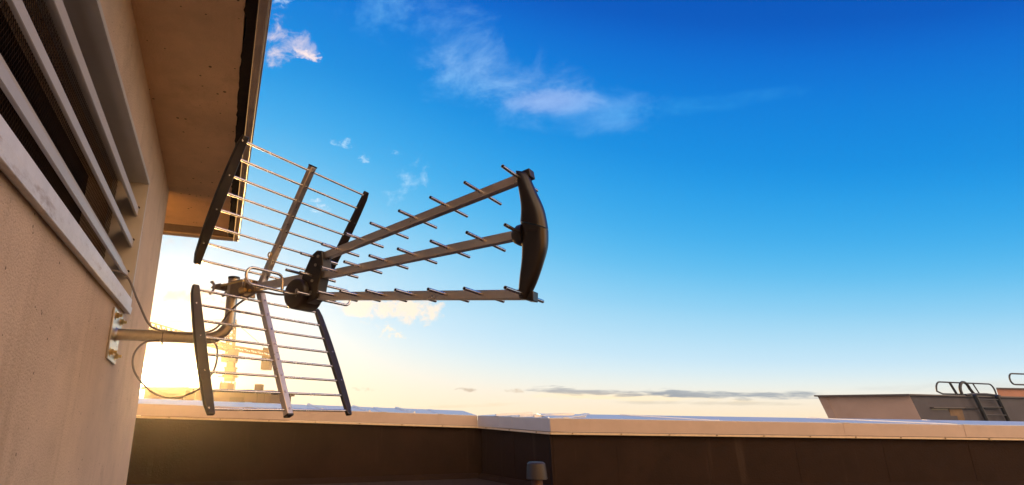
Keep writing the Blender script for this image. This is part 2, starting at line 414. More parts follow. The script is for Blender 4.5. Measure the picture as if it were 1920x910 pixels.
# ------------------------------------------------------------------ parapets
def parapet(label, p0, p1, z, cuts, fm, depth=.42, tilt=.17, seams=(), group='coped parapet runs round the roof', swap=False, e0=0.0, e1=0.0):
    """z = ((top0, bottom0, flange0), (top1, ...)) of the fascia at both ends."""
    d = p1 - p0; ln = d.length; u = d.normalized(); nrm = Vector((-u.y, u.x, 0))   # away from the roof floor
    if nrm.y < 0 and not swap: nrm = -nrm
    t = thing('parapet_wall', label, 'parapet', (p0.x, p0.y, FZ), 0, group)
    base = Vector((p0.x, p0.y, FZ))
    def P(s, o, k, dz=0.0):        # s along, o outward, k: 0 top 1 bottom 2 flange
        f = s / ln
        zz = z[0][k] * (1 - f) + z[1][k] * f + dz
        q = p0 + u * s + nrm * o
        return Vector((q.x, q.y, zz)) - base
    def low(v, zz): return Vector((v.x, v.y, zz - FZ))
    # masonry wall under the coping
    a, b, c_, e_ = P(e0, .035, 2), P(ln + e1, .035, 2), P(ln + e1, depth - .03, 2), P(e0, depth - .03, 2)
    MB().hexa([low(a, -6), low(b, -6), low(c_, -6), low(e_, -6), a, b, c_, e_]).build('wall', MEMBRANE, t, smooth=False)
    # coping: folded sheets, one per length
    for s0, s1 in zip(cuts[:-1], cuts[1:]):
        s0 += .0015; s1 -= .0015
        m = MB()
        m.hexa([P(s0, 0, 1), P(s1, 0, 1), P(s1, depth, 1, .01), P(s0, depth, 1, .01),
                P(s0, 0, 0, -.002), P(s1, 0, 0, -.002), P(s1, depth, 0, depth * tilt - .002), P(s0, depth, 0, depth * tilt - .002)], 0)
        cp = m.build('coping', fm, t, bevel=.003)
        m2 = MB()
        m2.hexa([P(s0, .004, 0), P(s1, .004, 0), P(s1, depth + .01, 0, depth * tilt), P(s0, depth + .01, 0, depth * tilt),
                 P(s0, .004, 0, .004), P(s1, .004, 0, .004), P(s1, depth + .01, 0, depth * tilt + .004), P(s0, depth + .01, 0, depth * tilt + .004)])
        m2.build('top_sheet', COPING, cp, smooth=False)
    # projecting flange strip under the fascia
    m = MB(); s0, s1 = 0.0, ln
    m.hexa([P(s0, -.012, 2), P(s1, -.012, 2), P(s1, .034, 2), P(s0, .034, 2), P(s0, -.006, 1, -.004), P(s1, -.006, 1, -.004), P(s1, .034, 1, -.004), P(s0, .034, 1, -.004)])
    m.build('flange', FLANGE, t, bevel=.002)
    k = .62
    while k < ln - .3:
        a_, b_ = P(k, .0325, 2), P(k + .045, .0305, 2); c_, e_ = P(k + .045, .0345, 2), P(k, .0345, 2)
        m = MB().hexa([low(a_, FZ + .05), low(b_, FZ + .05), low(c_, FZ + .05), low(e_, FZ + .05), a_, b_, c_, e_])
        m.build('membrane_lap', MEMBRANE, t, smooth=False)
        k += .97 + .11 * math.sin(k * 7)
    for s0 in cuts[1:-1]:
        m = MB().hexa([P(s0 - .035, -.0022, 1, .004), P(s0 + .035, -.0022, 1, .004), P(s0 + .035, .0005, 1, .004), P(s0 - .035, .0005, 1, .004),
                       P(s0 - .035, -.0022, 0, -.001), P(s0 + .035, -.0022, 0, -.001), P(s0 + .035, .0005, 0, -.001), P(s0 - .035, .0005, 0, -.001)])
        m.build('cover_plate', fm, t, smooth=False)
        m = MB().hexa([P(s0 - .035, -.002, 0, .0042), P(s0 + .035, -.002, 0, .0042), P(s0 + .035, depth, 0, depth * tilt + .0042), P(s0 - .035, depth, 0, depth * tilt + .0042),
                       P(s0 - .035, -.002, 0, .0072), P(s0 + .035, -.002, 0, .0072), P(s0 + .035, depth, 0, depth * tilt + .0072), P(s0 - .035, depth, 0, depth * tilt + .0072)])
        m.build('cover_plate', COPING, t, smooth=False)
    k = .2
    while k < ln - .1:
        c_ = P(k, -.0135, 2) * .5 + P(k, -.0105, 1) * .5
        MB().tube([c_ + nrm * .004, c_ - nrm * .004], .006, 8).build('fixing', STEEL_D, t)
        k += .46
    m = MB()
    q = [P(0, -.05, 2), P(ln, -.05, 2), P(ln, .033, 2), P(0, .033, 2), P(0, .020, 2), P(ln, .020, 2)]
    m.hexa([low(q[0], FZ + .001), low(q[1], FZ + .001), low(q[2], FZ + .001), low(q[3], FZ + .001),
            low(P(0, .024, 2), FZ + .05), low(P(ln, .024, 2), FZ + .05), low(q[2], FZ + .05), low(q[3], FZ + .05)])
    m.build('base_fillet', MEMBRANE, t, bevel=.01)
    for s, skew, w, h in seams:
        m = MB(); a0 = s; a1 = s + skew
        m.hexa([P(a0 - w, .02, 0, .0045), P(a0 + w, .02, 0, .0045), P(a1 + w, depth, 0, depth * tilt + .0045), P(a1 - w, depth, 0, depth * tilt + .0045),
                P(a0 - w * .8, .02, 0, .0045 + h), P(a0 + w * .8, .02, 0, .0045 + h), P(a1 + w * .8, depth, 0, depth * tilt + .0045 + h), P(a1 - w * .8, depth, 0, depth * tilt + .0045 + h)])
        m.build('seam', COPING, t, smooth=False)
    return t
LL = (PL1 - PA).length
def zl(f):   # heights along the left run, f measured at its visible ends
    return tuple(a + (b - a) * f for a, b in zip((.815, .71, .686), (.706, .597, .575)))
parapet('long parapet with coping tinted beige for warm light running past the antenna, seen through its lower grid', PA, PL1, (zl(-2.2 / (PL1 - PL0).length), zl(1.0)),
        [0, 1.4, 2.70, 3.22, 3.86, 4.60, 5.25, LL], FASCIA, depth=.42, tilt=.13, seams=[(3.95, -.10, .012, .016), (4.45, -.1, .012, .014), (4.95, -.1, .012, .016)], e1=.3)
parapet('short jog with sky light tinted grey into its front, joining the two long parapets behind the roof vent', PL1, PJ, ((.706, .597, .575), (.681, .565, .542)),
        [0, .40, .66, (PJ - PL1).length], FASCIA_COOL, depth=.42, tilt=.05, seams=[(.36, .1, .012, .02), (.80, .25, .012, .02), (1.05, .1, .012, .02)], e0=.02, e1=-.02)
RR = (PR - PJ).length
parapet('long parapet with coping tinted beige for warm light on the open right side of the roof', PJ, PR, ((.681, .565, .542), (.59, .477, .457)),
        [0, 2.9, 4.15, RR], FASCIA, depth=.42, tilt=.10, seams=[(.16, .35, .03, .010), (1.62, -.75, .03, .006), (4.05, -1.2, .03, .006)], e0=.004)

# ------------------------------------------------------------------ roof vent pipe
t = thing('roof_vent', 'short brown vent pipe with grey cap on the roof before the parapet jog', 'vent pipe', (.783, 4.3, FZ))
m = MB().lathe([(.075, 0), (.075, .012), (.040, .025), (.040, .23)], 24); m.build('pipe', PIPE2, t)
m = MB().lathe([(.070, .215), (.074, .218), (.068, .29), (.064, .318), (.052, .328), (.012, .331)], 28); m.build('cap', PIPE, t)

# ------------------------------------------------------------------ the building at the left (x = out from the wall, y = along it)
WROT = R(19.83)
WO = Vector((-.364 * math.cos(WROT), -.364 * math.sin(WROT), 0))
SE, ZS = 3.2, 1.897
V0, V1, VZ0, VZ1 = .15, 2.452, 1.112, 1.637
t = thing('rooftop_building', 'plastered rooftop building with deep overhanging soffit at the left edge', 'building', (WO.x, WO.y, FZ), WROT)
def zf(z): return z - FZ
m = MB()
y0 = -2.5
m.box((-.22, y0, 0), (0, SE, zf(VZ0)))
m.box((-.22, y0, zf(VZ1)), (0, SE, zf(ZS)))
m.box((-.22, y0, zf(VZ0)), (0, V0, zf(VZ1)))
m.box((-.22, V1, zf(VZ0)), (0, SE, zf(VZ1)))
# weld the four slabs so that no seam shows
wall = m.build('wall', PLASTER, t, smooth=False)
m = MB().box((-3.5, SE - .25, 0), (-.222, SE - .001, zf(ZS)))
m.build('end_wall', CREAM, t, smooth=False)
OUT, END = .392, 4.04
m = MB().box((-3.6, y0, zf(ZS)), (.325, 3.81, zf(ZS) + .2))
m.build('soffit', SOFFIT, t, smooth=False)
m = MB()
def ragged(m, a, b, fixed, axis, far, z0, z1, mi=0, step=.035, amp=.006):
    n = int(abs(b - a) / step); pts = []
    for i in range(n + 1):
        q = a + (b - a) * i / n; w = fixed + random.uniform(-amp, amp)
        pts.append((w, q, z0) if axis == 'y' else (q, w, z0))
    pts += [(far, b, z0), (far, a, z0)] if axis == 'y' else [(b, far, z0), (a, far, z0)]
    m.prism(pts, (0, 0, z1 - z0), mi)
ragged(m, y0, 3.97, .327, 'y', .361, zf(ZS) - .003, zf(ZS) + .15)
m.build('drip_strip', DARKSTRIP, t, smooth=False)
m = MB()
ragged(m, -3.6, .319, 3.815, 'x', 3.97, zf(ZS) - .0015, zf(ZS) + .15, step=.05, amp=.008)
m.build('drip_strip', mat('brown_drip_strip', (.20, .115, .06), .8, var=.25, vscale=9), t, smooth=False)
m = MB().box((.362, y0, zf(ZS) - .012), (.392, 4.04, zf(ZS) + .19)).box((-3.6, 3.972, zf(ZS) - .012), (.3615, 4.04, zf(ZS) + .19))
m.build('edge_lip', LIP, t, bevel=.003)
m = MB().box((.393, y0, zf(ZS) - .004), (.401, 4.048, zf(ZS) + .26)).box((-3.6, 4.041, zf(ZS) - .002), (.3925, 4.048, zf(ZS) + .26))
m.build('edge_flashing', FLASH, t, bevel=.001)
m = MB().box((-3.58, y0, zf(ZS) + .2), (.391, 4.035, zf(ZS) + .24))
m.build('roof', ROOFING, t, smooth=False)

# ------------------------------------------------------------------ louvred vent in the wall
t = thing('louvre_vent', 'large grey louvred vent with wire mesh set in the plaster wall', 'vent', (WO.x, WO.y, FZ), WROT)
m = MB()
D = -.20
z0, z1 = zf(VZ0), zf(VZ1)
m.box((-.13, V1 - .006, z0 + .002), (.006, V1 - .001, z1 - .002))          # right jamb
m.box((-.13, V0 + .001, z0 + .002), (.006, V0 + .006, z1 - .002))
m.box((-.13, V0 + .007, z1 - .006), (.006, V1 - .007, z1 - .001))          # head
m.box((.0015, V0 - .02, z1 - .001), (.006, V1 + .012, z1 + .013))          # flanges on the wall face
m.box((.0015, V1 + .0005, z0), (.0055, V1 + .012, z1 - .0015))
m.build('frame', ALU_W, t, bevel=.0008)
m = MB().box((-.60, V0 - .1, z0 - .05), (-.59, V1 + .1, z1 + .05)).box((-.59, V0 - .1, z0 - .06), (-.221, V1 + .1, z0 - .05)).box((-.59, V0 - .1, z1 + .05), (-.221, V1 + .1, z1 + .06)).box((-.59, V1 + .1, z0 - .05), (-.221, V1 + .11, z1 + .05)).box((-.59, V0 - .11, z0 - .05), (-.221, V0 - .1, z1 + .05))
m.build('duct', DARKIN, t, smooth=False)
for zlo, zhi in ((1.484, 1.519), (1.351, 1.380), (1.222, 1.248)):
    a, b = zf(zlo), zf(zhi)
    prof = [(-.019, a), (-.017, a + .001), (-.017, b - .001), (-.019, b + .001), (-.026, b + .001), (-.047, b + .050), (-.049, b + .049), (-.0275, b - .004), (-.0215, b - .004), (-.0215, a + .003), (-.026, a + .003), (-.026, a)]
    bl = MB().prism([(x, V0 + .008, z) for x, z in prof], (0, V1 - V0 - .018, 0)).build('louvre_blade', ALU_W, t, smooth=False)
    m = MB(); m.tube([(-.018, V1 - .0065, b + .004), (-.018, V1 - .013, b + .004)], .0045, 8); m.build('bolt', DARKSTRIP, bl)
# diamond wire mesh
m = MB(); xw = -.110; H = z1 - z0; pitch = .0135; rise = .5
span = H * rise
k = int((V1 - V0 + span) / pitch)
wv = .00042
for i in range(k):
    for sg in (1, -1):
        ya = V0 - span + i * pitch if sg > 0 else V0 + i * pitch
        yb = ya + sg * span
        pa, pb = Vector((xw + .0006 * sg, ya, z0)), Vector((xw + .0006 * sg, yb, z1))
        def clip(pa, pb):
            lo, hi = 0.0, 1.0; dy = pb.y - pa.y
            for lim, sgn in ((V0 + .008, 1), (V1 - .008, -1)):
                f = (lim - pa.y) / dy
                inc = (dy > 0) == (sgn > 0)
                if inc: lo = max(lo, f)
                else: hi = min(hi, f)
            return (pa.lerp(pb, lo), pa.lerp(pb, hi)) if hi > lo + .01 else None
        q = clip(pa, pb)
        if q: m.beam(q[0], q[1], wv * 2, wv * 2, (1, 0, 0))
m.build('wire_mesh', WIRE, t, smooth=False)
m = MB()
m.prism([(.0015, V0, z0 - .036), (.022, V0, z0 - .041), (.024, V0, z0 - .014), (.0015, V0, z0 - .008)], (0, V1 - V0 - .060, 0))
m.prism([(-.11, V0, z0 + .002), (.0010, V0, z0 - .003), (.019, V0, z0 - .0105), (.019, V0, z0 + .018), (.0, V0, z0 + .026), (-.11, V0, z0 + .030)], (0, V1 - V0 - .062, 0))
m.build('sill', SILLM, t, bevel=.002)

# ------------------------------------------------------------------ wall bracket (plate + bent pole)
AROT = R(-36)
AO = Vector((-.608, 2.007, 1.149))
Xd, Yd = Vector((math.cos(AROT), math.sin(AROT), 0)), Vector((-math.sin(AROT), math.cos(AROT), 0))
nW = Vector((math.cos(WROT), math.sin(WROT), 0)); dW = Vector((-math.sin(WROT), math.cos(WROT), 0))
pole = AO + Xd * -.165; PZ = .975
pl = Vector((pole.x, pole.y, PZ)); ax = pl - nW * .38           # on the wall
t = thing('wall_bracket', 'bent steel tube bracket bolted to the plaster wall, carrying the antenna', 'bracket', tuple(ax), WROT)
# local: x out from wall, y along wall, z up
m = MB()
m.prism([(.001, -.085, -.090), (.001, .085, -.098), (.001, .095, .075), (.001, .0, .078), (.001, -.092, .082)], (.007, 0, 0))
m.build('wall_plate', STEEL, t, bevel=.0015)
for by, bz in ((-.055, .058), (.055, .052), (-.055, -.066), (.055, -.070)):
    m = MB()
    hx = [(.0085, by + .0105 * math.cos(R(60 * i)), bz + .0105 * math.sin(R(60 * i))) for i in range(6)]
    m.tube([(.0082, by, bz), (.010, by, bz)], .0155, 16); m.prism([(x + .0016, y, z) for x, y, z in hx], (.009, 0, 0)); m.tube([(.019, by, bz), (.029, by, bz)], .0055, 10)
    m.build('bolt', BRASS, t)
rb = .075
path = [(.008, 0, 0), (.1, 0, 0), (.2, 0, 0)] + [(.38 - rb, 0, 0)][:0] + arc((.38 - rb, 0, rb), -90, 0, rb, (1, 0, 0), (0, 0, 1), 10) + [(.38, 0, .14), (.38, 0, .236)]
m = MB().tube(path, .0205, 24, endmi=1); m.build('pole', [STEEL, ROD_END], t)
m = MB().tube([(.008, 0, 0), (.0095, 0, 0), (.014, 0, 0)], .024, 24, radii=[.027, .025, .021]); m.build('weld', STEEL, t)
m = MB().lathe([(.0212, .228), (.0222, .229), (.0222, .2365), (.019, .238), (.002, .2385)], 24, c=(.38, 0, 0)); m.build('end_cap', PLASTIC, t)

# ------------------------------------------------------------------ antenna
A = thing('tv_antenna', 'aluminium television antenna with three booms and two grid reflectors on a wall bracket', 'antenna', tuple(AO), AROT)
RBAR, RROD = .0042, .0047
def reflector(p0, p1, bars, LH, label):
    p0, p1 = Vector(p0), Vector(p1); d = (p1 - p0).normalized()
    nrm = d.cross(Vector((0, 1, 0))).normalized()
    if nrm.x < 0: nrm = -nrm          # faces forward along the booms
    e = d * .014
    m = MB().beam(p0, p1 + e, .024, .022, (1, 0, 0))
    ref = m.build('grid_reflector', [ALU_BOOM, PLASTIC], A, bevel=.0022); ref['label'] = label
    m = MB().obox(p1 + e * 1.16, d * .003, (0, .0125, 0), nrm * .0115); m.build('end_cap', PLASTIC, ref, bevel=.001)
    for i, (bx, bz, L) in enumerate(bars):
        c = Vector((bx, 0, bz))
        m = MB().tube([c + Vector((0, -L, 0)), c + Vector((0, -L * .4, 0)), c + Vector((0, L * .4, 0)), c + Vector((0, L, 0))], RBAR, 12, endmi=None)
        m.tube([c + Vector((0, -.0155, 0)), c + Vector((0, .0155, 0))], RBAR * 1.35, 12)
        m.build('bar', [ALU, ROD_END], ref)
        m = MB().tube([c + nrm * .0110, c + nrm * .0135], .0042, 8); m.build('rivet', ALU, ref)
    # tapering dark side strips in the plane of the grid
    b0, b1 = Vector((bars[0][0], 0, bars[0][1])), Vector((bars[-1][0], 0, bars[-1][1]))
    if (b0 - p1).length < (b1 - p1).length: b0, b1 = b1, b0
    L0 = bars[0][2] if (Vector((bars[0][0], 0, bars[0][1])) - b0).length < 1e-6 else bars[-1][2]
    L1 = bars[-1][2] if L0 == bars[0][2] else bars[0][2]
    for s in (-1, 1):
        n = 14; inner, outer = [], []
        a, b = b0 - d * .016, b1 + d * .018
        for i in range(n + 1):
            f = i / n; q = a.lerp(b, f); Lf = L0 + (L1 - L0) * f
            w = .027 + .011 * math.sin(math.pi * min(1, max(0, f)) ) ** .8
            if i in (0, n): w *= .80
            inner.append(q + Vector((0, s * (Lf - .010), 0))); outer.append(q + Vector((0, s * (Lf - .010 + w), 0)))
        poly = inner + outer[::-1]
        m = MB(); m.prism([p - nrm * .0065 for p in poly], nrm * .013)
        st = m.build('side_strip', BRPLASTIC, ref, bevel=.003)
        for i in range(1, len(bars), 2):
            c = Vector((bars[i][0], s * (bars[i][2] + .010), bars[i][1]))
            MB().tube([c + nrm * .0066, c + nrm * .0085], .003, 8).build('screw', ALU, ref)
    return ref
def lin(p, q, n, L0, L1): return [(p[0] + (q[0] - p[0]) * i / (n - 1), p[1] + (q[1] - p[1]) * i / (n - 1), L0 + (L1 - L0) * i / (n - 1)) for i in range(n)]
reflector((.004, 0, .010), (.232, 0, .405), lin((.021, .043), (.232, .401), 8, .268, .290), 0, 'upper grid reflector leaning forward')
reflector((.004, 0, -.020), (.196, 0, -.432), lin((.022, -.056), (.194, -.429), 8, .264, .280), 0, 'lower grid reflector leaning forward')
def boom(p0, p1, rods, L0, L1):
    p0, p1 = Vector(p0), Vector(p1)
    bo = MB().beam(p0, p1, .0235, .0245).build('boom', ALU_BOOM, A, bevel=.002)
    u = (p1 - p0).normalized()
    for i, x in enumerate(rods):
        f = (x - p0.x) / (p1.x - p0.x); c = p0.lerp(p1, f); L = L0 + (L1 - L0) * i / (len(rods) - 1)
        m = MB().tube([c + Vector((0, -L, 0)), c + Vector((0, -L * .4, 0)), c + Vector((0, L * .4, 0)), c + Vector((0, L, 0))], RROD, 14, endmi=1)
        m.build('director_rod', [ALU, ROD_END], bo)
boom((.285, 0, .058), (1.072, 0, .1585), [.304, .403, .509, .611, .721, .833, .947, 1.062], .083, .100)
boom((.285, 0, -.003), (1.068, 0, .002), [.302, .404, .506, .611, .720, .836, .952], .080, .101)
boom((.285, 0, -.067), (1.062, 0, -.158), [.300, .400, .499, .605, .715, .828, .941, 1.057], .086, .104)
m = MB().tube([(1.062, -.100, .000), (1.062, -.03, .000)], RROD, 14, endmi=1); m.build('director_rod', [ALU, ROD_END], A)
m = MB().tube([(.245, -.09, .012), (.245, .09, .012)], RROD, 14, endmi=1); m.build('director_rod', [ALU, ROD_END], A)
m = MB().tube([(.252, -.098, -.066), (.252, -.02, -.066)], RROD, 14, endmi=1); m.build('director_rod', [ALU, ROD_END], A)
# stub boom from the reflectors to the rear bracket
MB().beam((-.05, 0, .004), (.30, 0, .002), .0235, .026).build('stub_boom', ALU_BOOM, A, bevel=.002)
# front bow bracket
st = [((1.050, .182), (1.080, .170)), ((1.052, .175), (1.087, .158)), ((1.057, .133), (1.103, .112)), ((1.062, .076), (1.121, .059)), ((1.058, .034), (1.128, .005)),
      ((1.060, -.015), (1.124, -.041)), ((1.056, -.066), (1.109, -.084)), ((1.048, -.111), (1.090, -.126)), ((1.043, -.147), (1.070, -.160)), ((1.043, -.166), (1.064, -.172))]
def bow(m, st, yw):
    S, Y = [], []
    for k in range(len(st) - 1):
        g = lambda a, q: st[max(0, min(len(st) - 1, a))][q]
        for j in range(5):
            f = j / 5
            def cr(q, c):
                a, b, d_, e_ = g(k - 1, q)[c], g(k, q)[c], g(k + 1, q)[c], g(k + 2, q)[c]
                return .5 * (2 * b + (d_ - a) * f + (2 * a - 5 * b + 4 * d_ - e_) * f * f + (3 * b - a - 3 * d_ + e_) * f ** 3)
            S.append(((cr(0, 0), cr(0, 1)), (cr(1, 0), cr(1, 1)))); Y.append(yw[k] + (yw[k + 1] - yw[k]) * f)
    st = S + [st[-1]]; yw = Y + [yw[-1]]
    n = 20; o = len(m.v)
    for k, (i, e) in enumerate(st):
        i, e = Vector((i[0], 0, i[1])), Vector((e[0], 0, e[1])); c = (i + e) / 2; h = (e - i) / 2; y = yw[k]
        for j in range(n):
            a = 2 * math.pi * j / n; ca, sa = math.cos(a), math.sin(a)
            ca2 = math.copysign(abs(ca) ** .75, ca); sa2 = math.copysign(abs(sa) ** .75, sa)
            m.v.append(c + h * ca2 + Vector((0, y * sa2, 0)))
    for k in range(len(st) - 1):
        for j in range(n):
            a = o + k * n; b = a + n
            m.f.append([a + j, a + (j + 1) % n, b + (j + 1) % n, b + j]); m.m.append(0)
    m.f.append([o + j for j in range(n)]); m.m.append(0); e = o + (len(st) - 1) * n
    m.f.append([e + j for j in range(n)]); m.m.append(0)
m = MB(); bow(m, st[:5] , [.012, .017, .021, .024, .0255])
fb = m.build('front_bow', BRPLASTIC, A)
mid = ((1.058, .029), (1.128, .000))
m = MB(); bow(m, [((1.0585, .032), (1.1275, .003)), ((1.0590, .0285), (1.127, -.0005))], [.0235, .0235]); m.build('joint_line', ROD_END, fb)
m = MB(); bow(m, [((1.0587, .0305), (1.128, .0015))] + st[5:], [.0255, .0245, .022, .020, .017, .013]); m.build('lower_half', BRPLASTIC, fb)
m = MB().obox((1.080, .012, .168), (.011, 0, .0015), (0, .0150, 0), (-.0015, 0, .0120)); m.build('clip', PLASTIC, fb, bevel=.002)
m = MB().obox((1.072, .008, -.162), (.010, 0, -.002), (0, .0150, 0), (.001, 0, .0125)); m.build('clip', BRPLASTIC, fb, bevel=.002)
m = MB().tube([(1.066, .0, .0), (1.050, 0, .0), (1.036, 0, .0)], .02, 24, radii=[.030, .028, .019]); m.build('hub', BRPLASTIC, fb)
m = MB().obox((1.098, -.0245, -.002), (.016, 0, -.003), (0, .0015, 0), (.0005, 0, .003)); m.build('slot', ROD_END, fb)
# rear bracket holding the three booms
m = MB()
prof = [(.235, -.055), (.250, -.095), (.300, -.088), (.322, -.078), (.326, -.040), (.336, .000), (.342, .030), (.336, .078), (.312, .084), (.285, .070), (.262, .030), (.246, .002)]
m.prism([(x, -.0225, z) for x, z in prof], (0, .045, 0))
rbk = m.build('rear_bracket', BRPLASTIC, A, bevel=.004, seg=3)
for x, z in ((.322, .060), (.300, -.020), (.312, .032), (.296, -.058)):
    m = MB().tube([(x, -.0226, z), (x, -.026, z)], .005, 12); m.build('screw', STEEL, rbk)
# round dipole box
m = MB()
cx_, cz_, rr = .236, -.058, .052
m.tube([(cx_, -.046, cz_), (cx_, -.043, cz_), (cx_, -.036, cz_), (cx_, .036, cz_), (cx_, .043, cz_), (cx_, .046, cz_)], rr, 40, radii=[rr - .010, rr - .004, rr, rr, rr - .004, rr - .010])
db = m.build('dipole_box', BRPLASTIC, A)
m = MB().tube([(cx_ + .018, -.0455, cz_ + .006), (cx_ + .018, -.048, cz_ + .006)], .007, 16); m.build('screw', STEEL, db)
# folded dipole loop
def loop(sgn):
    x = .232; zt, zb = -.004, -.058; ye, yi = .205, .060; r = (zt - zb) / 2
    p = [(x, sgn * .04, zb), (x, sgn * yi, zb), (x, sgn * ye, zb)] + arc((x, sgn * ye, zb + r), -90, 90, r, (0, sgn, 0), (0, 0, 1), 12)[1:] + [(x, sgn * (yi + .06), zt)] + \
        arc((x, sgn * (yi + .052), zt - .022), 90, 180, .022, (0, sgn, 0), (0, 0, 1), 6) + [(x, sgn * (yi + .0295), zb + .006)]
    return p
for s in (-1, 1):
    MB().tube(loop(s), .0048, 14).build('folded_dipole', ALU, A)
# clamp that grips the pole
m = MB()
m.box((-.142, -.030, -.022), (-.1385, .030, .044)).box((-.070, -.026, -.028), (-.058, .026, .040))
m.box((-.1382, -.0295, .038), (-.0705, -.0265, -.020)).box((-.1382, .0265, -.020), (-.0705, .0295, .038))
cl = m.build('mast_clamp', STEEL_D, A, bevel=.0015)
m = MB()
prof = []
n = 7
for i in range(n + 1):
    prof.append((-.196 - (.012 if i % 2 else 0), -.034 + .068 * i / n))
poly = [(x, y, .018) for x, y in prof] + [(-.232, .034, .018), (-.232, -.034, .018)]
m.prism(poly, (0, 0, .020))
m.build('jaw', STEEL_D, cl, bevel=.001)
for y in (-.028, .028):
    b = MB().tube([(-.062, y, .030), (-.262, y, .030)], .0042, 12).build('bolt', BRASS, cl)
    w = MB()
    w.tube([(-.236, y, .030), (-.250, y, .030)], .0085, 12)
    for sg in (-1, 1):
        w.prism([(-.240, y - .0025, .030 + sg * .006), (-.250, y - .0025, .030 + sg * .006), (-.276, y - .0025, .030 + sg * .022), (-.270, y - .0025, .030 + sg * .028), (-.256, y - .0025, .030 + sg * .026)], (0, .005, 0))
    w.build('wing_nut', STEEL, b, bevel=.001)
b = MB().tube([(-.066, -.034, -.008), (-.060, -.034, -.008), (-.040, -.034, -.008)], .010, 14, radii=[.012, .012, .006]).build('bolt', BRASS, cl)
m = MB().obox((-.030, 0, .006), (.022, 0, 0), (0, .019, 0), (0, 0, .020)); m.build('boom_holder', STEEL_D, cl, bevel=.002)
for z in (.022, -.010):
    m = MB().tube([(-.030, -.0192, z), (-.030, -.0245, z)], .006, 6); m.build('bolt', BRASS, cl)
# cable clip ring on the upper centre post
m = MB().tube([Vector((.058, -.016, .112)) + Vector((0, 0, 0)) + Vector((math.cos(a) * .0085, 0, math.sin(a) * .0085)) for a in [i * math.pi / 8 for i in range(16)]], .0026, 8, closed=True)
m.build('cable_ring', BRASS, A)

# ------------------------------------------------------------------ coax cable: vent -> arm -> antenna, slack loop under the arm
def smooth_path(pts, n=6):
    P = [Vector(p) for p in pts]; o = []
    for i in range(len(P) - 1):
        a, b, c, e = P[max(i - 1, 0)], P[i], P[i + 1], P[min(i + 2, len(P) - 1)]
        for k in range(n):
            t_ = k / n
            o.append(.5 * ((2 * b) + (c - a) * t_ + (2 * a - 5 * b + 4 * c - e) * t_ ** 2 + (3 * b - a - 3 * c + e) * t_ ** 3))
    o.append(P[-1]); return o
def wl(x, y, z): return WO + nW * x + dW * y + Vector((0, 0, z))
def al(x, y, z): return AO + Xd * x + Yd * y + Vector((0, 0, z))
def arm(f, dy=0.0, dz=0.0): return ax + nW * (.38 * f) + dW * dy + Vector((0, 0, dz))
c1 = [wl(-.05, 2.20, 1.20), wl(.012, 2.22, 1.185), wl(.060, 2.22, 1.10), wl(.105, 2.22, 1.02), arm(.36, -.022, .022), arm(.46, -.022, .015), arm(.70, -.022, .012),
      arm(.88, -.020, .035), al(-.10, -.040, -.075), al(-.02, -.024, -.030), al(.03, -.018, -.022), al(.11, -.012, -.040), al(.17, -.010, -.050), al(.20, 0, -.055)]
c2 = [arm(.40, -.020, -.018), arm(.27, -.020, -.028), arm(.20, -.022, -.075), arm(.24, -.022, -.135), arm(.40, -.022, -.195), arm(.58, -.022, -.215), arm(.78, -.022, -.185), arm(.90, -.022, -.12), arm(.92, -.024, -.06), arm(.88, -.028, -.018), arm(.75, -.028, -.014)]
m = MB().tube(smooth_path(c1), .0038, 10).tube(smooth_path(c2), .0036, 10)
tag(m.build('coaxial_cable', RUBBER), 'dull coaxial cable from the vent along the bracket to the antenna, with a slack loop', 'cable')
tie = MB().tube([arm(.42) + (dW * math.cos(a) + Vector((0, 0, 1)) * math.sin(a)) * .0262 for a in [i * math.pi / 10 for i in range(20)]], .0017, 6, closed=True)
tie.tube(arc(arm(.42, 0, -.033), 0, 360, .006, (nW.x, nW.y, 0), (0, 0, 1), 10), .001, 6)
tag(tie.build('cable_tie', RUBBER), 'thin cable tie holding the cable to the bracket tube', 'cable tie')

# ------------------------------------------------------------------ building at the right
T1 = thing('flat_roof_building', 'low flat roofed rooftop block with tan side and grey front carrying a ladder', 'building', (16.6, 20, -15))
B = Vector((16.6, 20, -15))
ptop = [Vector((14.528, 21.6, 1.40)), Vector((16.617, 20.0, 1.385)), Vector((25.9, 24.15, 1.395)), Vector((24.0, 31, 1.40))]
pbot = [Vector((14.80, 21.6, .52)), Vector((16.84, 20.0, .52)), Vector((25.9, 24.15, .52)), Vector((24.0, 31, .52))]
pg = [Vector((p.x, p.y, -15)) for p in pbot]
def quadwall(i, j, mm, name):
    inw = Vector((-(ptop[j] - ptop[i]).y, (ptop[j] - ptop[i]).x, 0)).normalized() * .25
    for k, (lo, hi) in enumerate(((pbot, ptop), (pg, pbot))):
        m = MB().hexa([p - B for p in (lo[i], lo[j], lo[j] + inw, lo[i] + inw, hi[i], hi[j], hi[j] + inw, hi[i] + inw)])
        yield m
m = MB()
for q in quadwall(0, 1, BL_TAN, 'wall'): m.add(q.v, q.f)
m.build('wall', BL_TAN, T1, smooth=False)['label'] = 'tan rendered side wall'
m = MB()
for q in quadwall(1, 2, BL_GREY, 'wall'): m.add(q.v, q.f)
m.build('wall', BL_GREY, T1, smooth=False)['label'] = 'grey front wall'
m = MB()
for q in list(quadwall(2, 3, BL_GREY, 'wall')) + list(quadwall(3, 0, BL_GREY, 'wall')): m.add(q.v, q.f)
m.build('wall', BL_TAN, T1, smooth=False)['label'] = 'rear walls'
cen_ = sum(ptop, Vector()) / 4
over = [p + (p - cen_).normalized() * .22 for p in ptop]
m = MB().hexa([Vector((p.x, p.y, p.z + .002)) - B for p in over] + [Vector((p.x, p.y, p.z + .05)) - B for p in over])
m.build('roof', BL_DARK, T1, smooth=False)
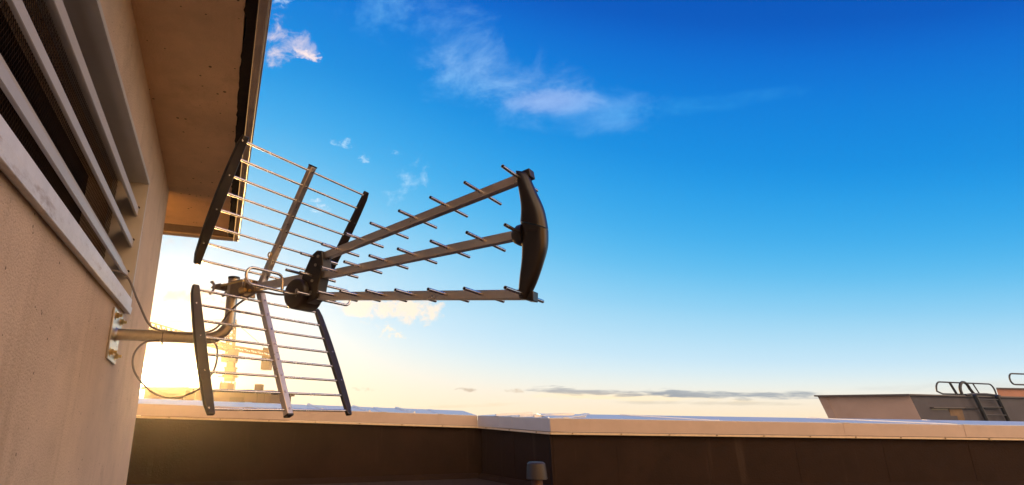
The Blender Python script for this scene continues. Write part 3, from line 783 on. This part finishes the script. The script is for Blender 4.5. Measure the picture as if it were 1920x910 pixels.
uF = (ptop[2] - ptop[1]); uF.z = 0; uF.normalize(); nF = Vector((uF.y, -uF.x, 0))
def fr(s, o, z): return ptop[1] + uF * s + nF * o + Vector((.12 * 0, 0, z - ptop[1].z)) - B
w0, w1 = 1.02, 2.95
m = MB().hexa([fr(w0, -.02, .30), fr(w1, -.02, .30), fr(w1, .05, .30), fr(w0, .05, .30), fr(w0, -.02, .97), fr(w1, -.02, .97), fr(w1, .05, .97), fr(w0, .05, .97)])
win = m.build('window', WINFILL, T1, smooth=False)
m = MB().hexa([fr(w0 - .06, .0, .975), fr(w1 + .06, .0, .975), fr(w1 + .06, .16, .975), fr(w0 - .06, .16, .975), fr(w0 - .06, .0, 1.01), fr(w1 + .06, .0, 1.01), fr(w1 + .06, .16, 1.01), fr(w0 - .06, .16, 1.01)])
m.hexa([fr(2.1, .05, .30), fr(w1, .05, .30), fr(w1, .07, .30), fr(2.1, .07, .30), fr(2.1, .05, .96), fr(w1, .05, .96), fr(w1, .07, .96), fr(2.1, .07, .96)], 1)  # darker brown panel on the right part of the window
m.build('frame', [BL_DARK, mat('brown_board', (.14, .085, .045), .8, var=.3, vscale=3)], win, smooth=False)
# ladder with hooped rails
sL, sR = 3.86, 5.42
lad = thing('access_ladder', 'dark iron ladder with hooped handrails on the grey block front', 'ladder', tuple(fr(sL, .2, -3.0) + B))
LB = fr(sL, .2, -3.0)
def lp(s, o, z): return fr(s, o, z) - LB
for s in (sL, sR):
    p = [lp(s + .42, .16, -3.0), lp(s + .42, .16, .4), lp(s - .10, .2, 1.46)]
    m = MB().tube(p, .07, 8); m.build('stile', IRON, lad)
for k in range(14):
    z = 1.30 - k * .28; f = max(0, min(1, (1.46 - z) / 1.06)); ds = -.10 + .52 * f
    m = MB().tube([lp(sL + ds, .2, z), lp(sR + ds, .2, z)], .022, 8); m.build('rung', IRON, lad)
zt, zb = 1.93, 1.50
def hoop(s0, s1, o, r, rr=.028):
    pts = arc(lp(s0 + r, o, zb + r * .9), 180, 270, r, uF, (0, 0, 1), 5)
    a = [lp(s0 + r, o, zb)] + arc(lp(s0 + r, o, zt - r), 180, 90, r, uF, (0, 0, 1), 6) + arc(lp(s1 - r, o, zt - r), 90, 0, r, uF, (0, 0, 1), 6) + [lp(s1, o, zb)]
    return MB().tube(a, rr, 8).tube([lp(s0 + r, o, zb), lp(s1, o, zb)], rr, 8)
hoop(2.64, 6.85, -.4, .34).build('hand_rail', IRON, lad)
MB().tube([lp(3.66, -.4, zt), lp(3.95, -.4, zb)], .04, 8).build('rail_post', IRON, lad)
MB().tube([lp(5.3, -.4, zt), lp(5.62, -.4, zb)], .022, 8).build('rail_post', IRON, lad)
a = [lp(4.08, -.3, zb)] + arc(lp(4.40, -.3, zt - .34), 170, 20, .36, uF, (0, 0, 1), 10) + [lp(4.97, -.3, zb)]
MB().tube(a, .05, 8).build('grab_hoop', IRON, lad)
MB().tube([lp(3.4, .1, 1.45), lp(3.9, .1, 1.49), lp(4.9, .1, 1.50), lp(5.8, .1, 1.45)], .04, 8).build('rail_foot', IRON, lad)
MB().tube([lp(3.05, .12, .98), lp(3.85, .12, .98)], .03, 6).build('stay', IRON, lad)
MB().tube([lp(4.35, .12, .98), lp(5.35, .12, .98)], .03, 6).build('stay', IRON, lad)

T2 = thing('brick_red_building', 'reddish rooftop block rising behind the grey one at the right edge', 'building', (31, 30, -15))
B2 = Vector((31, 30, -15))
m = MB().hexa([Vector(p) - B2 for p in ((29.95, 30, -15), (37, 32, -15), (44, 38, -15), (37.4, 36.5, -15), (29.5, 30, 2.06), (37, 32, 2.06), (44, 38, 2.06), (37.2, 36.5, 2.06))])
m.build('wall', mat('red_render', (.36, .17, .11), .85, var=.1, vscale=1), T2, smooth=False)
m = MB().hexa([Vector(p) - B2 for p in ((29.35, 29.85, 2.065), (37.1, 31.9, 2.065), (44.2, 38.2, 2.065), (37.0, 36.7, 2.065), (29.35, 29.85, 2.12), (37.1, 31.9, 2.12), (44.2, 38.2, 2.12), (37.0, 36.7, 2.12))]); m.build('roof', BL_DARK, T2, smooth=False)
rl = thing('roof_railing', 'pale looped roof railing on the reddish block', 'railing', (31.2, 30.4, 2.12))
def rp(x, y, z): return Vector((x, y, z)) - Vector((31.2, 30.4, 2.12))
p = [rp(33.5, 31.2, 2.30)] + [rp(30.95, 30.4, 2.30)] + arc(rp(30.95, 30.4, 2.58), -90, -270, .28, (1, .3, 0), (0, 0, 1), 10)[1:] + [rp(33.5, 31.2, 2.86)]
MB().tube(p, .04, 8).build('rail', IRON, rl)
MB().tube([rp(32.2, 30.8, 2.12), rp(32.2, 30.8, 2.86)], .04, 8).build('post', IRON, rl)

# ------------------------------------------------------------------ far buildings under the sun
def block(name, label, x0, x1, y, dpt, z, mm, extras=()):
    t = thing(name, label, 'building', ((x0 + x1) / 2, y, -15), 0, 'low blocks on the skyline under the sun')
    b = Vector(((x0 + x1) / 2, y, -15))
    MB().box(tuple(Vector((x0, y, -15)) - b), tuple(Vector((x1, y + dpt, z)) - b)).build('wall', mm, t, smooth=False)
    MB().box(tuple(Vector((x0 - .12, y - .12, z)) - b), tuple(Vector((x1 + .12, y + dpt + .2, z + .12)) - b)).build('roof', FARD, t, smooth=False)
    for nm, lo, hi, m2 in extras:
        MB().box(tuple(Vector(lo) - b), tuple(Vector(hi) - b)).build(nm, m2, t, smooth=False)
    return t
block('office_block', 'dark low block on the skyline left of the antenna, nearest the sun', -12.311, -10.540, 25.296, 4.22, 1.817, FARW)
block('apartment_block', 'long brown block with two roof boxes on the skyline under the crane', -10.245, -7.842, 25.718, 5.06, 1.712, FARW,
      [('roof_box', (-9.360, 26.139, 1.787), (-8.980, 26.982, 2.155), FARD), ('window', (-8.685, 25.654, 1.248), (-8.095, 25.709, 1.501), FARD)])
block('panel_block', 'brown panelled block with square chimney at the end of the skyline row', -7.821, -6.725, 25.085, 3.79, 1.649, FARW2,
      [('chimney', (-7.652, 25.718, 1.724), (-7.357, 26.139, 2.070), FARD), ('panel', (-7.315, 25.055, 0.826), (-7.294, 25.081, 1.628), FARD), ('panel', (-6.999, 25.055, 0.826), (-6.977, 25.081, 1.628), FARD)])

# ------------------------------------------------------------------ tower crane
CB = Vector((-11.594, 33.728, -15))
C = thing('tower_crane', 'yellow tower crane standing on the skyline beside the sun', 'crane', tuple(CB))
def cp_(x, y, z): return Vector((x, y, z)) - CB
def lattice(m, a, b, w, h, n, r, up=(0, 0, 1), tri=False):
    a, b = Vector(a), Vector(b); d = (b - a).normalized(); sd = d.cross(Vector(up)).normalized(); u = sd.cross(d).normalized()
    cs = [(-.5, 0), (.5, 0), (0, 1)] if tri else [(-.5, -.5), (.5, -.5), (.5, .5), (-.5, .5)]
    off = [sd * (w * x) + u * (h * y) for x, y in cs]
    for o in off: m.beam(a + o, b + o, r * 1.5, r * 1.5, u)
    for i in range(n):
        p, q = a.lerp(b, i / n), a.lerp(b, (i + 1) / n)
        for k in range(len(off)):
            o1, o2 = off[k], off[(k + 1) % len(off)]
            m.beam(p + o1, q + o2, r, r, u + d * .01); m.beam(p + o1, p + o2, r, r, d + u * .01)
m = MB(); lattice(m, cp_(-11.594, 33.728, -15.000), cp_(-11.594, 33.728, 2.639), .62, .62, 22, .03, (0, 1, 0)); m.build('mast', CRANE, C, smooth=False)
m = MB()
XM, YM = -11.53, 33.73
for hw, z0_, z1_ in ((.24, 2.66, 2.87), (.34, 2.87, 3.02), (.26, 3.02, 3.38), (.30, 3.38, 3.46), (.20, 3.46, 3.72), (.26, 3.72, 3.90)):
    m.box(tuple(cp_(XM - hw, YM - hw, z0_)), tuple(cp_(XM + hw, YM + hw, z1_)))
m.box(tuple(cp_(XM - .62, YM - .30, 2.88)), tuple(cp_(XM + .60, YM - .22, 2.92)))
m.build('slewing_unit', CRANE, C, smooth=False)
m = MB().box(tuple(cp_(-11.594, 33.138, 3.778)), tuple(cp_(-11.130, 33.686, 4.452))).box(tuple(cp_(-11.973, 33.222, 3.736)), tuple(cp_(-11.636, 33.559, 4.199)))
m.build('cab', CRANED, C, smooth=False)
m = MB(); lattice(m, cp_(-11.636, 33.728, 3.904), cp_(-11.763, 33.728, 6.307), .38, .38, 7, .04, (0, 1, 0)); m.build('apex_frame', CRANE, C, smooth=False)
m = MB(); lattice(m, cp_(-11.720, 33.475, 4.410), cp_(-13.027, 25.296, 4.558), .38, .35, 20, .035, tri=True); m.build('jib', CRANE, C, smooth=False)
m = MB(); lattice(m, cp_(-12.479, 33.391, 4.705), cp_(-9.444, 35.499, 4.347), .43, .22, 9, .04); m.build('counter_jib', CRANE, C, smooth=False)
m = MB().box(tuple(cp_(-10.161, 35.077, 3.440)), tuple(cp_(-9.655, 35.752, 4.241))).box(tuple(cp_(-10.118, 35.035, 4.494)), tuple(cp_(-9.739, 35.583, 4.747)))
m.build('counterweight', CRANED, C, smooth=False)
m = MB()
for q in ((-12.901, 26.561, 4.958), (-12.395, 29.934, 4.832), (-9.781, 35.288, 4.537)): m.beam(cp_(-11.763, 33.728, 6.307), cp_(*q), .02, .02)
m.build('pendant_lines', CRANED, C, smooth=False)

# ------------------------------------------------------------------ unseen wall added behind the camera to bounce warm sun
m = MB(); m.prism([(1.2, -6.2, FZ), (10.0, -2.2, FZ), (9.8, -1.8 + .0, FZ), (1.0, -5.8, FZ)], (0, 0, 5.0))
struct(m.build('wall', CREAM, smooth=False), 'unseen cream wall added behind the camera to bounce sunset light', 'wall')

# ------------------------------------------------------------------ haze volume added to imitate lens glare round the sun
GLARE_HAZE = 0.0009
if GLARE_HAZE:
    hm = bpy.data.materials.new('glare_haze'); hm.use_nodes = True
    nt = hm.node_tree; nt.nodes.clear()
    o_ = nt.nodes.new('ShaderNodeOutputMaterial'); v_ = nt.nodes.new('ShaderNodeVolumePrincipled')
    v_.inputs['Density'].default_value = GLARE_HAZE; v_.inputs['Anisotropy'].default_value = 0.90
    v_.inputs['Color'].default_value = (.95, .93, .90, 1)
    nt.links.new(v_.outputs[0], o_.inputs['Volume'])
    hz = MB().box((-30, -9, -16), (46, 42, 8)).build('glare_haze', hm, smooth=False)
    struct(hz, 'thin haze added to imitate glare round the low sun', 'glare_haze', 'stuff')
    SC.cycles.volume_bounces = 0
